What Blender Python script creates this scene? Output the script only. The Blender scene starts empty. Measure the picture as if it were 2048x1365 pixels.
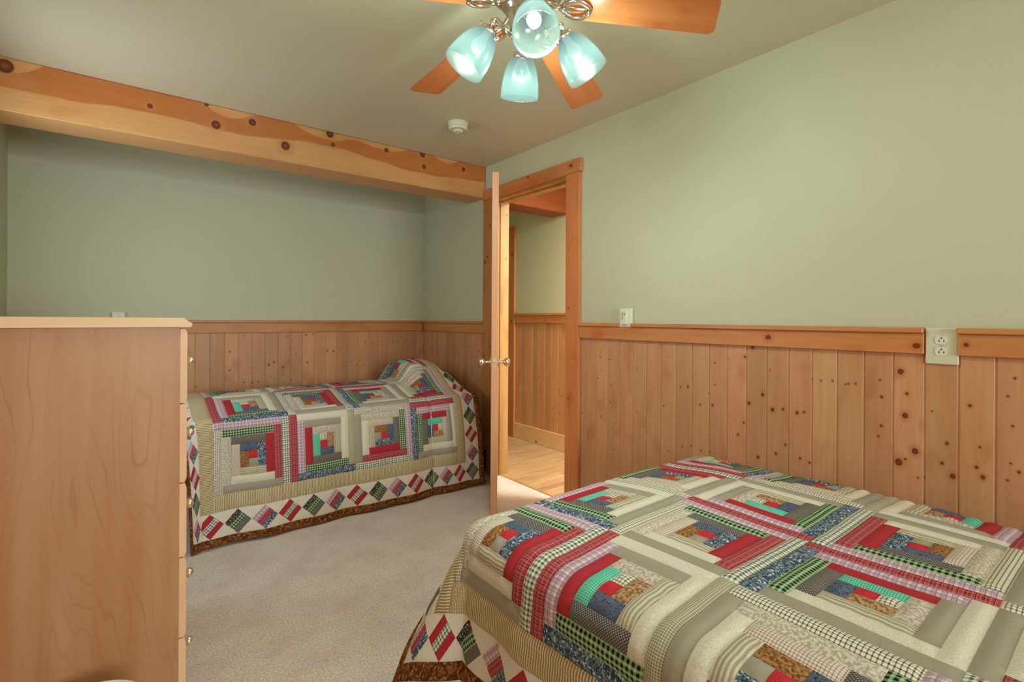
import bpy, bmesh, math, random
import numpy as np
from mathutils import Vector, Matrix
random.seed(7)
SC = bpy.context.scene
COL = SC.collection
PI = math.pi

# ------------------------------------------------------------------ camera
F_PX, YAW, HOR, CAM_H, ROLL = 1005.35, .661, 637.3, 1.232, .0056
s_, c_ = math.sin(YAW), math.cos(YAW)
fw = Vector((s_, c_, 0)); r0 = Vector((c_, -s_, 0)); up = Vector((0, 0, 1))
rt = (r0 + ROLL*up).normalized(); uu = fw.cross(rt) * -1
uu = rt.cross(fw).normalized()
cam_d = bpy.data.cameras.new('camera'); cam = bpy.data.objects.new('camera', cam_d); COL.objects.link(cam)
cam.matrix_world = Matrix(((rt.x, uu.x, -fw.x, 0), (rt.y, uu.y, -fw.y, 0), (rt.z, uu.z, -fw.z, CAM_H), (0, 0, 0, 1)))
cam_d.sensor_width = 36; cam_d.lens = F_PX*36/2048
cam_d.shift_y = (HOR-682.5)/2048
cam_d.clip_start = .02
SC.camera = cam

# ------------------------------------------------------------------ light and exposure
SC.view_settings.view_transform = 'Standard'; SC.view_settings.look = 'None'
SC.view_settings.gamma = 1; SC.view_settings.use_curve_mapping = False
SC.view_settings.exposure = 0.0
wd = bpy.data.worlds.new('world'); SC.world = wd; wd.use_nodes = True
wd.node_tree.nodes['Background'].inputs[0].default_value = (.75, .85, 1, 1)
wd.node_tree.nodes['Background'].inputs[1].default_value = .6

def area(name, loc, target, sx, sy, power, color):
    l = bpy.data.lights.new(name, 'AREA'); l.shape = 'RECTANGLE'; l.size = sx; l.size_y = sy
    l.energy = power; l.color = color
    o = bpy.data.objects.new(name, l); COL.objects.link(o); o.location = loc
    o.rotation_euler = (Vector(target)-Vector(loc)).to_track_quat('-Z', 'Y').to_euler()
    return o
# fill light, set at two added windows out of view
FILL_S = 88; FILL_W = 11; BULB = 13; HALL = 84
area('fill_south', (.95, -3.372, 1.45), (.95, 3, 1.45), 1.58, 1.22, FILL_S, (.93, 1, 1))
area('fill_west', (-.512, 2.95, 1.60), (2.0, 2.95, 1.60), .58, .78, FILL_W, (.80, .91, .98))

# ------------------------------------------------------------------ room numbers (metres)
W, YB, TB, ZB, YW, XL, YA, YO, CA = 2.30, 3.314, .236, 2.192, 4.327, -.5485, 2.367, 3.192, .119
H, ZR, BW, YS, XH, WT = 2.443, 1.207, .094, -3.40, 3.24, .13
P1, P2 = .5192, .4296

# ------------------------------------------------------------------ node expression helper
class X:
    def __init__(s, nt, k): s.nt, s.k = nt, k
    def m(s, op, o=None, p=None):
        n = s.nt.nodes.new('ShaderNodeMath'); n.operation = op
        for i, v in enumerate((s, o, p)):
            if v is None: continue
            if isinstance(v, X): s.nt.links.new(v.k, n.inputs[i])
            else: n.inputs[i].default_value = v
        return X(s.nt, n.outputs[0])
    def __add__(s, o): return s.m('ADD', o)
    __radd__ = __add__
    def __sub__(s, o): return s.m('SUBTRACT', o)
    def __rsub__(s, o): return (s*-1)+o
    def __mul__(s, o): return s.m('MULTIPLY', o)
    __rmul__ = __mul__
    def __truediv__(s, o): return s.m('DIVIDE', o)
    def lt(s, o): return s.m('LESS_THAN', o)
    def gt(s, o): return s.m('GREATER_THAN', o)
    def fr(s): return s.m('FRACT')
    def abs(s): return s.m('ABSOLUTE')
    def sin(s): return s.m('SINE')
    def sq(s): return s.m('SQRT')
    def mn(s, o): return s.m('MINIMUM', o)
    def mx(s, o): return s.m('MAXIMUM', o)
    def ss(s, a, b):
        n = s.nt.nodes.new('ShaderNodeMapRange'); n.interpolation_type = 'SMOOTHSTEP'
        s.nt.links.new(s.k, n.inputs[0]); n.inputs[1].default_value = a; n.inputs[2].default_value = b
        return X(s.nt, n.outputs[0])
def comb(nt, x, y, z=0.0):
    n = nt.nodes.new('ShaderNodeCombineXYZ')
    for i, v in enumerate((x, y, z)):
        if isinstance(v, X): nt.links.new(v.k, n.inputs[i])
        else: n.inputs[i].default_value = v
    return n.outputs[0]
def noise(nt, vec, scale, detail=2, rough=.5, dist=0, dim='3D'):
    n = nt.nodes.new('ShaderNodeTexNoise'); n.noise_dimensions = dim
    nt.links.new(vec, n.inputs['Vector']); n.inputs['Scale'].default_value = scale
    n.inputs['Detail'].default_value = detail; n.inputs['Roughness'].default_value = rough
    n.inputs['Distortion'].default_value = dist
    return X(nt, n.outputs['Fac'])
def rgb(c): return (c[0], c[1], c[2], 1)
def srgb(r, g, b):
    f = lambda x: (x/255/12.92) if x/255 <= .04045 else ((x/255+.055)/1.055)**2.4
    return (f(r), f(g), f(b))
def mix(nt, fac, a, b, mode='MIX'):
    n = nt.nodes.new('ShaderNodeMix'); n.data_type = 'RGBA'; n.blend_type = mode
    for i, v in ((0, fac), (6, a), (7, b)):
        if isinstance(v, X): nt.links.new(v.k, n.inputs[i])
        elif isinstance(v, (tuple, list)): n.inputs[i].default_value = rgb(v)
        elif isinstance(v, (int, float)): n.inputs[i].default_value = v
        else: nt.links.new(v, n.inputs[i])
    return n.outputs[2]
def newmat(name, rough=.6, spec=.5, metal=0):
    m = bpy.data.materials.new(name); m.use_nodes = True
    nt = m.node_tree; b = nt.nodes['Principled BSDF']
    b.inputs['Roughness'].default_value = rough; b.inputs['Metallic'].default_value = metal
    b.inputs['Specular IOR Level'].default_value = spec
    return m, nt, b
def setc(nt, b, c):
    if isinstance(c, (tuple, list)): b.inputs['Base Color'].default_value = rgb(c)
    else: nt.links.new(c, b.inputs['Base Color'])
def bump(nt, b, h, strength=.3, dist=.002):
    n = nt.nodes.new('ShaderNodeBump'); n.inputs['Strength'].default_value = strength
    n.inputs['Distance'].default_value = dist
    nt.links.new(h.k, n.inputs['Height']); nt.links.new(n.outputs[0], b.inputs['Normal'])
def plain(name, c, rough=.5, metal=0, spec=.5):
    m, nt, b = newmat(name, rough, spec, metal); setc(nt, b, c); return m
def objco(nt):
    n = nt.nodes.new('ShaderNodeTexCoord'); sp = nt.nodes.new('ShaderNodeSeparateXYZ')
    nt.links.new(n.outputs['Object'], sp.inputs[0])
    return n.outputs['Object'], X(nt, sp.outputs[0]), X(nt, sp.outputs[1]), X(nt, sp.outputs[2])
def orand(nt):
    n = nt.nodes.new('ShaderNodeObjectInfo'); return X(nt, n.outputs['Random'])

# ------------------------------------------------------------------ setting materials
def paint(name, c, rough=.75):
    m, nt, b = newmat(name, rough, .3)
    co, x, y, z = objco(nt)
    setc(nt, b, mix(nt, noise(nt, co, 1.3, 3), tuple(v*.97 for v in c), tuple(v*1.03 for v in c)))
    bump(nt, b, noise(nt, co, 260, 3), .12, .001)
    return m
M_wall = paint('wall_paint', srgb(202, 203, 176))
M_ceil = paint('ceiling_paint', srgb(206, 200, 174))

def wood(name, ax, al, light, dark, knotc, slots=0, knots=(), kden=0.0, kr=.0035, heart=None, lines=1.0, rough=.42, var=.18):
    """ax / al: 'x','y','z' coordinate across and along the grain"""
    m, nt, b = newmat(name, rough, .4)
    co, x, y, z = objco(nt); d = {'x': x, 'y': y, 'z': z, 'yz': y*.8+z, 'xy': x+y, 'xz': x*.7+z, 'xyd': x*.6+y*.8}
    A, L = d[ax], d[al]; R = orand(nt)
    off = R*37.0
    kd = None
    def add(k):
        nonlocal kd
        kd = k if kd is None else kd.mn(k)
    for i in range(slots):
        n = nt.nodes.new('ShaderNodeAttribute'); n.attribute_type = 'OBJECT'; n.attribute_name = 'knot%d' % i
        sp = nt.nodes.new('ShaderNodeSeparateXYZ'); nt.links.new(n.outputs['Vector'], sp.inputs[0])
        ka, kb, kz = (X(nt, o) for o in sp.outputs)
        da, db = A-ka, (L-kb)*.85
        add((da*da+db*db).sq()/(kz*.72+.0001))
    for (ka, kb, kz) in knots:
        da, db = A-ka, (L-kb)*1.05
        add((da*da+db*db).sq()/kz)
    if kden > 0:
        v = nt.nodes.new('ShaderNodeTexVoronoi'); v.voronoi_dimensions = '2D'
        v.inputs['Scale'].default_value = kden; v.inputs['Randomness'].default_value = 1
        nt.links.new(comb(nt, A+off, L+off*.5), v.inputs['Vector'])
        sc = nt.nodes.new('ShaderNodeSeparateColor'); nt.links.new(v.outputs['Color'], sc.inputs[0])
        cr = X(nt, sc.outputs[0])
        add(X(nt, v.outputs['Distance'])/((cr*1.3+.15)*kr*kden) + cr.lt(.42)*30)
    if kd is None: kd = A*0+30
    vec = comb(nt, A*1.0+off, L*.10, off)
    warp = (kd*-.35).m('EXPONENT')*.012
    wob = noise(nt, comb(nt, A*2+off, L*.9, off), 2.2, 2)*.05
    g = noise(nt, comb(nt, (A+warp+wob)*1.0+off, L*.045, off), 85, 3, .6)
    band = noise(nt, comb(nt, (A+wob)*1.0+off, L*.12, off), 13, 2, .5)
    f = (g*.55+band*.75-.35)*lines
    f = f.mx(0.0).mn(1.0)
    col = mix(nt, f, light, dark)
    if heart:
        col = mix(nt, heart(nt, A, L, x, y, z), col, mix(nt, f, heart_l, heart_d))
    # flame and shading near knots
    fl = noise(nt, comb(nt, A*9+off, L*5, off), 1.0, 2).ss(.56, .74)*.45
    col = mix(nt, fl, col, dark)
    halo = kd.ss(3.4, 1.1)*.55
    col = mix(nt, halo, col, dark)
    ring = kd.ss(1.25, .95)
    inner = kd.ss(.7, .2)*.22
    col = mix(nt, ring*.92, col, knotc)
    col = mix(nt, inner, col, dark)
    hsv = nt.nodes.new('ShaderNodeHueSaturation')
    nt.links.new((R*var+(1-var/2)).k, hsv.inputs['Value']); nt.links.new(((R*7.3).fr()*.012+.494).k, hsv.inputs['Hue'])
    nt.links.new(col, hsv.inputs['Color'])
    setc(nt, b, hsv.outputs[0])
    bump(nt, b, g, .08, .001)
    return m
PL, PD, PK = srgb(212, 160, 116), srgb(176, 106, 60), srgb(98, 32, 16)
M_pine = {}
def pine(ax, al, kind='board'):
    key = (ax, al, kind)
    if key not in M_pine:
        if kind == 'board':
            M_pine[key] = wood('knotty_pine_board_%s%s' % (ax, al), ax, al, PL, PD, PK, slots=5, kden=6.5, kr=.0030)
        elif kind == 'trim':
            M_pine[key] = wood('pine_trim_%s%s' % (ax, al), ax, al, srgb(210, 146, 88), srgb(176, 94, 42), PK, slots=2, kden=3.2, kr=.007, rough=.38)
        elif kind == 'jamb':
            M_pine[key] = wood('pine_jamb_%s%s' % (ax, al), ax, al, srgb(184, 146, 98), srgb(150, 106, 60), PK, kden=3, kr=.006)
    return M_pine[key]
BK = [(-.434, 2.40, .030), (.424, 2.331, .022), (.612, 2.391, .019), (.797, 2.291, .024), (.377, 2.435, .010), (1.068, 2.427, .022), (1.088, 2.36, .012),
      (1.458, 2.402, .014), (1.738, 2.431, .02), (1.751, 2.342, .015), (2.092, 2.387, .015), (.117, 2.358, .012)]
heart_l, heart_d = srgb(206, 118, 52), srgb(172, 78, 28)
def beam_heart(nt, A, L, x, y, z):
    w = noise(nt, comb(nt, L*1.4, 3.1, 0), 1.0, 2)
    lo = w*.16+2.235; hi = (noise(nt, comb(nt, L*1.1, 8.1, 0), 1.3, 1).ss(.35, .55))*.14+2.36
    return ((z-lo).ss(-.004, .006)) * ((hi-z).ss(-.004, .006)) * .85
M_beam = wood('beam_pine', 'yz', 'x', srgb(226, 168, 110), srgb(200, 124, 64), srgb(98, 22, 14), knots=[(a+0, b, r) for (a, b, r) in []], kden=2.3, kr=.010, heart=beam_heart)
def beam_mat():
    # like wood(), knots of the beam face laid at their places: across = z, along = x
    return wood('beam_face_pine', 'z', 'x', srgb(228, 172, 116), srgb(204, 132, 74), srgb(92, 16, 6), knots=[(b, a, r) for (a, b, r) in BK], kden=1.2, kr=.006, heart=beam_heart)
M_beam = beam_mat()

def maple():
    m, nt, b = newmat('maple_veneer', .38, .45)
    co, x, y, z = objco(nt)
    n1 = noise(nt, comb(nt, x*2.6+y*1.7, 0.0, z*.42+(x*9).sin()*.04), 1.8, 3, .38, .2)
    c = (n1*24).fr()
    lines = (c.ss(.80, .99))*(1-c.ss(.99, 1.0))
    wide = noise(nt, comb(nt, x*7+y*4, 2.0, z*.6), 1.6, 2)
    fine = noise(nt, comb(nt, x*60+y*50, 0.0, z*2.2), 2.0, 3)
    vary = noise(nt, comb(nt, x*3, 7.0, z*1.5), 2.0, 2)
    col = mix(nt, wide.ss(.25, .75), srgb(196, 150, 110), srgb(178, 122, 78))
    col = mix(nt, fine*.26, col, srgb(168, 110, 68))
    col = mix(nt, lines*vary.ss(.3, .7)*.34, col, srgb(140, 70, 38))
    setc(nt, b, col); return m
M_maple = maple()
M_maple_edge = wood('maple_edge', 'xyd', 'z', srgb(240, 200, 160), srgb(226, 172, 126), PK, lines=.8, rough=.4, var=.04)
M_maple_top = wood('maple_top', 'yz', 'x', srgb(240, 204, 160), srgb(226, 176, 128), PK, lines=.8, rough=.4, var=.04)
M_bladewood = wood('fan_blade_cherry', 'y', 'x', srgb(214, 128, 78), srgb(176, 80, 40), PK, lines=1.1, rough=.3, var=.03)
M_nickel, _nt, _b = newmat('brushed_nickel', .22, .5, 1.0)
_b.inputs['Base Color'].default_value = rgb(srgb(212, 200, 186))
M_brass = plain('satin_nickel_brass', srgb(240, 232, 212), .30, 1.0)
M_white = plain('white_plastic', srgb(226, 226, 206), .4)
M_almond = plain('almond_plastic', srgb(216, 212, 184), .4)
M_black = plain('black_plastic', (.012, .012, .012), .5)
M_slot = plain('dark_slot', (.01, .01, .01), .8)
M_led = plain('grey_button', srgb(90, 100, 84), .5)
M_cream = plain('cream_enamel', srgb(240, 234, 210), .3)

def carpet():
    m, nt, b = newmat('beige_carpet', .95, .1)
    co, x, y, z = objco(nt)
    f = noise(nt, co, 150, 4, .75); w = noise(nt, co, 5, 3, .6); t = noise(nt, co, 45, 2)
    col = mix(nt, f.ss(.36, .64), srgb(208, 190, 174), srgb(255, 246, 236))
    col = mix(nt, (w.ss(.35, .7))*.28, col, srgb(190, 164, 148))
    col = mix(nt, (t.ss(.55, .8))*.25, col, srgb(178, 148, 128))
    setc(nt, b, col); bump(nt, b, f+t*.6, .8, .006); return m
M_carpet = carpet()
M_hallfloor = wood('hall_oak_board', 'y', 'x', srgb(206, 174, 128), srgb(142, 102, 62), PK, lines=1.3, rough=.4, var=.18)

# ------------------------------------------------------------------ mesh helpers
def obj(name, bm, mats, parent=None, smooth=False, **props):
    me = bpy.data.meshes.new(name); bm.normal_update(); bm.to_mesh(me); bm.free()
    if not isinstance(mats, (list, tuple)): mats = [mats]
    for m in mats: me.materials.append(m)
    if smooth:
        for p in me.polygons: p.use_smooth = True
    o = bpy.data.objects.new(name, me); COL.objects.link(o)
    if parent: o.parent = parent
    for k, v in props.items(): o[k] = v
    return o
def empty(name, loc=(0, 0, 0), parent=None, **props):
    o = bpy.data.objects.new(name, None); COL.objects.link(o); o.location = loc; o.empty_display_size = .1
    if parent: o.parent = parent
    for k, v in props.items(): o[k] = v
    return o
def box(bm, x0, x1, y0, y1, z0, z1, bev=0, mi=0, seg=1):
    r = bmesh.ops.create_cube(bm, size=1)
    vs = r['verts']
    for v in vs:
        v.co = Vector(((x0+x1)/2+v.co.x*(x1-x0), (y0+y1)/2+v.co.y*(y1-y0), (z0+z1)/2+v.co.z*(z1-z0)))
    fs = set(f for v in vs for f in v.link_faces)
    for f in fs: f.material_index = mi
    if bev:
        es = list(set(e for v in vs for e in v.link_edges))
        bmesh.ops.bevel(bm, geom=es, offset=bev, segments=seg, profile=.5, affect='EDGES')
    return bm
def bx(*a, **k): return box(bmesh.new(), *a, **k)
def lathe(bm, prof, n=32, M=None, mi=0, cap=False):
    """prof: (r, z) list, around local z"""
    M = M or Matrix(); rings = []
    for r, z in prof:
        rings.append([bm.verts.new(M @ Vector((max(r, 1e-5)*math.cos(2*PI*i/n), max(r, 1e-5)*math.sin(2*PI*i/n), z))) for i in range(n)])
    for a, b in zip(rings, rings[1:]):
        for i in range(n):
            f = bm.faces.new((a[i], a[(i+1) % n], b[(i+1) % n], b[i])); f.material_index = mi; f.smooth = True
    if cap:
        bm.faces.new(rings[0][::-1]); bm.faces.new(rings[-1])
    return bm
def tube(bm, pts, r, n=10, closed=False, mi=0):
    pts = [Vector(p) for p in pts]; rings = []; N = len(pts)
    up0 = Vector((0, 0, 1))
    for i, p in enumerate(pts):
        a = pts[(i-1) % N] if (closed or i > 0) else p
        b = pts[(i+1) % N] if (closed or i < N-1) else p
        t = (b-a).normalized()
        u = t.cross(up0)
        if u.length < .05: u = t.cross(Vector((1, 0, 0)))
        u.normalize(); v = u.cross(t)
        rr = r[i] if isinstance(r, (list, tuple)) else r
        rings.append([bm.verts.new(p+u*rr*math.cos(2*PI*k/n)+v*rr*math.sin(2*PI*k/n)) for k in range(n)])
    pr = list(zip(rings, rings[1:])) + ([(rings[-1], rings[0])] if closed else [])
    for a, b in pr:
        for i in range(n):
            f = bm.faces.new((a[i], a[(i+1) % n], b[(i+1) % n], b[i])); f.smooth = True; f.material_index = mi
    if not closed:
        bm.faces.new(rings[0][::-1]); bm.faces.new(rings[-1])
    return bm
def prism(bm, poly, axis, a, b, mi=0):
    """poly of (u,v); axis 'z': (x,y)->z, 'x': (y,z), 'y': (x,z)"""
    f3 = {'z': lambda u, v, w: (u, v, w), 'x': lambda u, v, w: (w, u, v), 'y': lambda u, v, w: (u, w, v)}[axis]
    A = [bm.verts.new(f3(u, v, a)) for u, v in poly]; B = [bm.verts.new(f3(u, v, b)) for u, v in poly]
    n = len(poly)
    for i in range(n):
        bm.faces.new((A[i], A[(i+1) % n], B[(i+1) % n], B[i])).material_index = mi
    bm.faces.new(A[::-1]).material_index = mi; bm.faces.new(B).material_index = mi
    bmesh.ops.recalc_face_normals(bm, faces=bm.faces); return bm

# ------------------------------------------------------------------ room shell
obj('floor', bx(XL-.1, W+.06, YS-.1, YW+.1, -.08, 0), M_carpet, kind='structure')
obj('ceiling', bx(XL-.1, XH+.2, YS-.1, 5.3, H, H+.08), M_ceil, kind='structure')
DZ = 2.165   # head of the door opening
bm = bmesh.new()
box(bm, W+.004, W+WT, YS-.1, YA, 0, H); box(bm, W+.004, W+WT, YO, 5.3, 0, H); box(bm, W+.004, W+WT, YA, YO, DZ, H)
wall_right = obj('wall_right', bm, M_wall, kind='structure')
wall_back = obj('wall_back', bx(XL-.1, W+.004, YW+.004, YW+.1, 0, H), M_wall, kind='structure')
wall_left = obj('wall_left', bx(XL-.1, XL-.004, YS-.1, YW+.1, 0, H), M_wall, kind='structure')
bm = bmesh.new()   # south wall, opened for the added fill window
box(bm, XL, W, YS-.1, YS, 0, .82); box(bm, XL, W, YS-.1, YS, 2.08, H)
box(bm, XL, .15, YS-.1, YS, .82, 2.08); box(bm, 1.75, W, YS-.1, YS, .82, 2.08)
obj('wall_front', bm, M_wall, kind='structure')
wn = empty('fill_window_1', (.95, YS, 1.45), kind='structure')  # added window behind the camera, carries the south fill light
bm = bmesh.new()
for a in ((.08, .15), (1.75, 1.82)): box(bm, a[0]-.95, a[1]-.95, 0, .02, -.70, .70)
box(bm, -.87, .87, 0, .02, .63, .70); box(bm, -.87, .87, 0, .03, -.70, -.63); box(bm, -.02, .02, -.06, -.02, -.63, .63)
obj('fill_window_frame', bm, pine('xy', 'z', 'trim'), wn)
w2 = empty('fill_window_2', (XL, 2.95, 1.60), kind='structure')  # added window on the solid left wall, unseen, carries the west fill
bm = bmesh.new()
for a in (-.37, .30): box(bm, -.002, .02, a, a+.07, -.47, .47)
box(bm, -.002, .02, -.30, .30, .40, .47); box(bm, -.002, .03, -.30, .30, -.47, -.40)
obj('fill_window_frame', bm, pine('xy', 'z', 'trim'), w2)
gl, gnt, gb = newmat('fill_window_glass', .02, .5)
gb.inputs['Transmission Weight'].default_value = 1; gb.inputs['Base Color'].default_value = (.95, 1, 1, 1)
obj('pane', bx(-.80, .80, -.052, -.046, -.63, .63), gl, wn)
obj('pane', bx(-.001, .006, -.30, .30, -.40, .40), gl, w2)

# hall
obj('floor_hall', bx(W+.06, XH+.1, .9, 5.3, -.08, -.012), M_slot, kind='structure')
fh = bpy.data.objects['floor_hall']
y = .9; k = 0
while y < 5.2:
    x0 = W+.062; cut = random.uniform(.25, .8)
    for xa, xb in ((x0, x0+cut), (x0+cut, XH)):
        obj('floor_board', bx(xa+.0006, xb-.0006, y+.0008, y+.0842, -.012, -.001, bev=.001), M_hallfloor, fh)
    y += .085; k += 1
obj('wall_hall', bx(XH+.004, XH+.1, .9, 5.3, 0, H), M_wall, kind='structure')
wh = bpy.data.objects['wall_hall']
obj('wall_hall_far', bx(W+WT, XH, 5.2, 5.3, 0, H), M_wall, kind='structure')
obj('wall_hall_near', bx(W+WT, XH, .9, 1.0, 0, H), M_wall, kind='structure')
hl = bpy.data.lights.new('hall_fill', 'AREA'); hl.shape = 'DISK'; hl.size = .3; hl.energy = HALL; hl.color = (1, .95, .88)  # added lamp, out of view, brightens the hall
hlo = bpy.data.objects.new('hall_fill', hl); COL.objects.link(hlo); hlo.location = (2.88, 1.75, H-.06)

# ------------------------------------------------------------------ wainscot
RK = [(.591, 1.041, .011), (.571, .961, .006), (.576, .879, .011), (.546, .753, .012), (.595, .702, .014), (1.149, 1.105, .009), (1.102, .892, .008), (1.164, .845, .008), (1.121, .604, .007), (1.057, .83, .009), (1.012, .839, .006), (.954, .832, .007), (.926, .839, .005), (1.001, .685, .005), (1.041, .637, .006), (.941, .639, .005), (.861, .98, .004), (.818, .984, .004), (.761, .978, .004), (.736, .98, .004), (.655, 1.004, .004), (.659, .787, .004), (.396, .941, .006), (.456, .799, .006), (.469, .727, .006), (.44, .688, .01), (.37, .804, .004), (.378, .734, .006), (.362, .704, .008), (.286, 1.046, .004), (.291, .889, .004), (.276, .742, .005), (1.526, .879, .004), (1.482, .886, .006), (1.216, .689, .006), (1.184, 1.059, .006), (2.084, .999, .004), (2.073, .639, .005), (2.099, .87, .004), (1.995, .838, .004), (1.512, .574, .004), (1.413, .803, .005), (1.346, .81, .006)]
WK = [(.654, .967, .006), (.651, .826, .006), (.924, .854, .008), (.964, .872, .007), (1.031, .828, .007), (1.068, 1.077, .006), (1.13, .929, .005), (1.221, .859, .006), (1.208, 1.087, .006), (1.264, 1.091, .005), (.752, 1.087, .004), (.792, .834, .004), (1.534, .813, .004), (1.64, .812, .004), (1.709, .813, .004), (1.871, 1.018, .004), (1.781, 1.011, .004), (1.973, 1.006, .005), (2.063, 1.051, .005), (2.176, .85, .008), (1.434, .943, .007), (1.384, .949, .006), (.81, .72, .005), (.852, .724, .005), (.751, .728, .005), (.917, .684, .005)]
def boards(parent, axis, face, sign, a0, a1, phase, z0, z1, knots=()):
    """axis 'y': boards run along y on a wall x=face (front towards -sign*x)."""
    k = math.floor((a0-phase)/BW); t = .014; c = .0036
    while phase+k*BW < a1-.004:
        u0, u1 = max(a0, phase+k*BW)+.0009, min(a1, phase+(k+1)*BW)-.0009; k += 1
        if u1-u0 < .008: continue
        f = face; bk = face+sign*t
        poly = [(f+sign*c, u0), (f, u0+c), (f, u1-c), (f+sign*c, u1), (f+sign*.0038, u1), (f+sign*.0038, u1+.0024), (bk, u1+.0024), (bk, u0)]   # a tongue closes the groove
        if axis == 'x': poly = [(b, a) for a, b in poly]
        bm = prism(bmesh.new(), poly, 'z', z0, z1)
        o = obj('board', bm, pine('y' if axis == 'y' else 'x', 'z'), parent)
        ks = [q for q in knots if u0 < q[0] < u1][:5]
        for i in range(5): o['knot%d' % i] = list(ks[i]) if i < len(ks) else [90.0, 90.0, .005]
    return
TZ = ZR-.03
boards(wall_right, 'y', W, 1, YS, YA-CA, P1, .0, TZ, RK)
boards(wall_right, 'y', W, 1, YO+CA, YW, P1+.03, .0, TZ)
boards(wall_back, 'x', YW, 1, XL, W, P2, .0, TZ, WK)
boards(wall_left, 'y', XL, -1, YS, YW, P1, .0, TZ)
boards(wh, 'y', XH, 1, 1.0, 4.10, P1+.02, .0, 1.25)
for o in wall_left.children:
    pass

def rail(parent, axis, face, sign, a0, a1, zt, nk=(), capcut=None):
    """chair rail board with a thin proud cap"""
    al = 'y' if axis == 'y' else 'x'
    def seg(name, u0, u1, d, z0, z1, bev):
        f0, f1 = sorted((face-sign*d, face+sign*.002))
        bm = bx(f0, f1, u0, u1, z0, z1, bev=bev) if axis == 'y' else bx(u0, u1, f0, f1, z0, z1, bev=bev)
        o = obj(name, bm, pine('z', al, 'trim'), parent)
        return o
    o = seg('chair_rail', a0, a1, .019, zt-.095, zt-.0205, .0015)
    for i in range(2): o['knot%d' % i] = list(nk[i]) if i < len(nk) else [90.0, 90.0, .005]
    segs = [(a0, a1)] if not capcut else [(a0, capcut[0]), (capcut[1], a1)]
    for s0, s1 in segs:
        o = seg('rail_cap', s0, s1, .032, zt-.020, zt, .003)
        for i in range(2): o['knot%d' % i] = [90.0, 90.0, .005]
rail(wall_right, 'y', W, 1, .519, YA-CA-.002, ZR, nk=[(1.154, 1.069, .013), (1.141, .539, .012)], capcut=(1.832, 1.916))
rail(wall_right, 'y', W, 1, YS, .428, ZR)
rail(wall_right, 'y', W, 1, YO+CA+.002, YW-.02, ZR)
rail(wall_back, 'x', YW, 1, XL+.03, W-.035, ZR)
rail(wall_left, 'y', XL, -1, YS, YW-.035, ZR+.004)
rail(wh, 'y', XH, 1, 1.0, 4.10, 1.285)
def base(name, bm, m): o = obj(name, bm, m, kind='structure'); return o
base('baseboard_hall', bx(XH-.016, XH, 1.0, 4.10, .0, .153, bev=.002), wood('pale_pine_baseboard', 'z', 'y', srgb(236, 200, 150), srgb(214, 166, 110), PK, kden=2.4, kr=.008, var=.02))
base('baseboard_back', bx(XL, W, YW-.014, YW, 0, .10, bev=.002), pine('z', 'x', 'trim'))
base('baseboard_right', bx(W-.014, W, YS, YA-CA, 0, .10, bev=.002), pine('z', 'y', 'trim'))

# door frame and casings
def trim(name, bm, m, **k):
    o = obj(name, bm, m, kind='structure')
    for i in range(2): o['knot%d' % i] = list(k['nk'][i]) if 'nk' in k and i < len(k['nk']) else [90.0, 90.0, .005]
    return o
CT = .022
trim('trim_1', bx(W-CT, W+.004, YA-CA, YA, 0, DZ, bev=.002), pine('y', 'z', 'trim'), nk=[(YA-.03, 1.30, .006), (YA-.03, .72, .006)])
trim('trim_2', bx(W-CT, W+.004, YO, YO+CA, 0, DZ, bev=.002), pine('y', 'z', 'trim'), nk=[(YO+.06, 1.72, .009), (YO+.10, .93, .010)])
trim('trim_3', bx(W-CT-.004, W+.004, YA-CA-.012, YO+CA+.002, DZ+.001, DZ+.086, bev=.002), pine('z', 'y', 'trim'), nk=[(DZ+.05, YA-.05, .012), (DZ+.07, 2.75, .008)])
trim('trim_4', bx(W-.002, W+WT+.002, YO-.019, YO+.001, 0, DZ), pine('x', 'z', 'jamb'))
trim('trim_5', bx(W-.002, W+WT+.002, YA-.001, YA+.019, 0, DZ), pine('x', 'z', 'jamb'))
trim('trim_6', bx(W-.002, W+WT+.002, YA+.019, YO-.019, DZ-.019, DZ), pine('x', 'y', 'jamb'))
trim('trim_7', bx(W+.042, W+.075, YO-.031, YO-.019, 0, DZ-.019, bev=.002), pine('x', 'z', 'jamb'))
trim('trim_8', bx(W+.042, W+.075, YA+.019, YA+.031, 0, DZ-.019, bev=.002), pine('x', 'z', 'jamb'))
trim('trim_9', bx(W+.042, W+.075, YA+.031, YO-.031, DZ-.031, DZ-.019, bev=.002), pine('x', 'y', 'jamb'))
# carpet edge strip at the doorway, hall door casing, hall-side casings
trim('trim_10', bx(W+.052, W+.068, YA+.019, YO-.019, -.006, .006, bev=.003), pine('x', 'y', 'jamb'))
trim('trim_11', bx(XH-.024, XH, 4.10, 4.215, 0, 2.19, bev=.002), pine('y', 'z', 'trim'), nk=[(4.14, 1.9, .012), (4.15, 1.2, .012)])
trim('trim_12', bx(XH-.024, XH, 4.216, 5.15, 2.08, 2.19, bev=.002), pine('z', 'y', 'trim'))
d2 = obj('door_2', bx(XH-.012, XH, 4.22, 5.05, .01, 2.075, bev=.002), pine('y', 'z', 'trim'), kind='structure')
for yy in (4.32, 4.70):
    for z0, z1 in ((.2, .95), (1.1, 1.9)):
        obj('door_panel', bx(XH-.017, XH-.011, yy, yy+.27, z0, z1, bev=.004), pine('y', 'z', 'trim'), d2)

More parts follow.
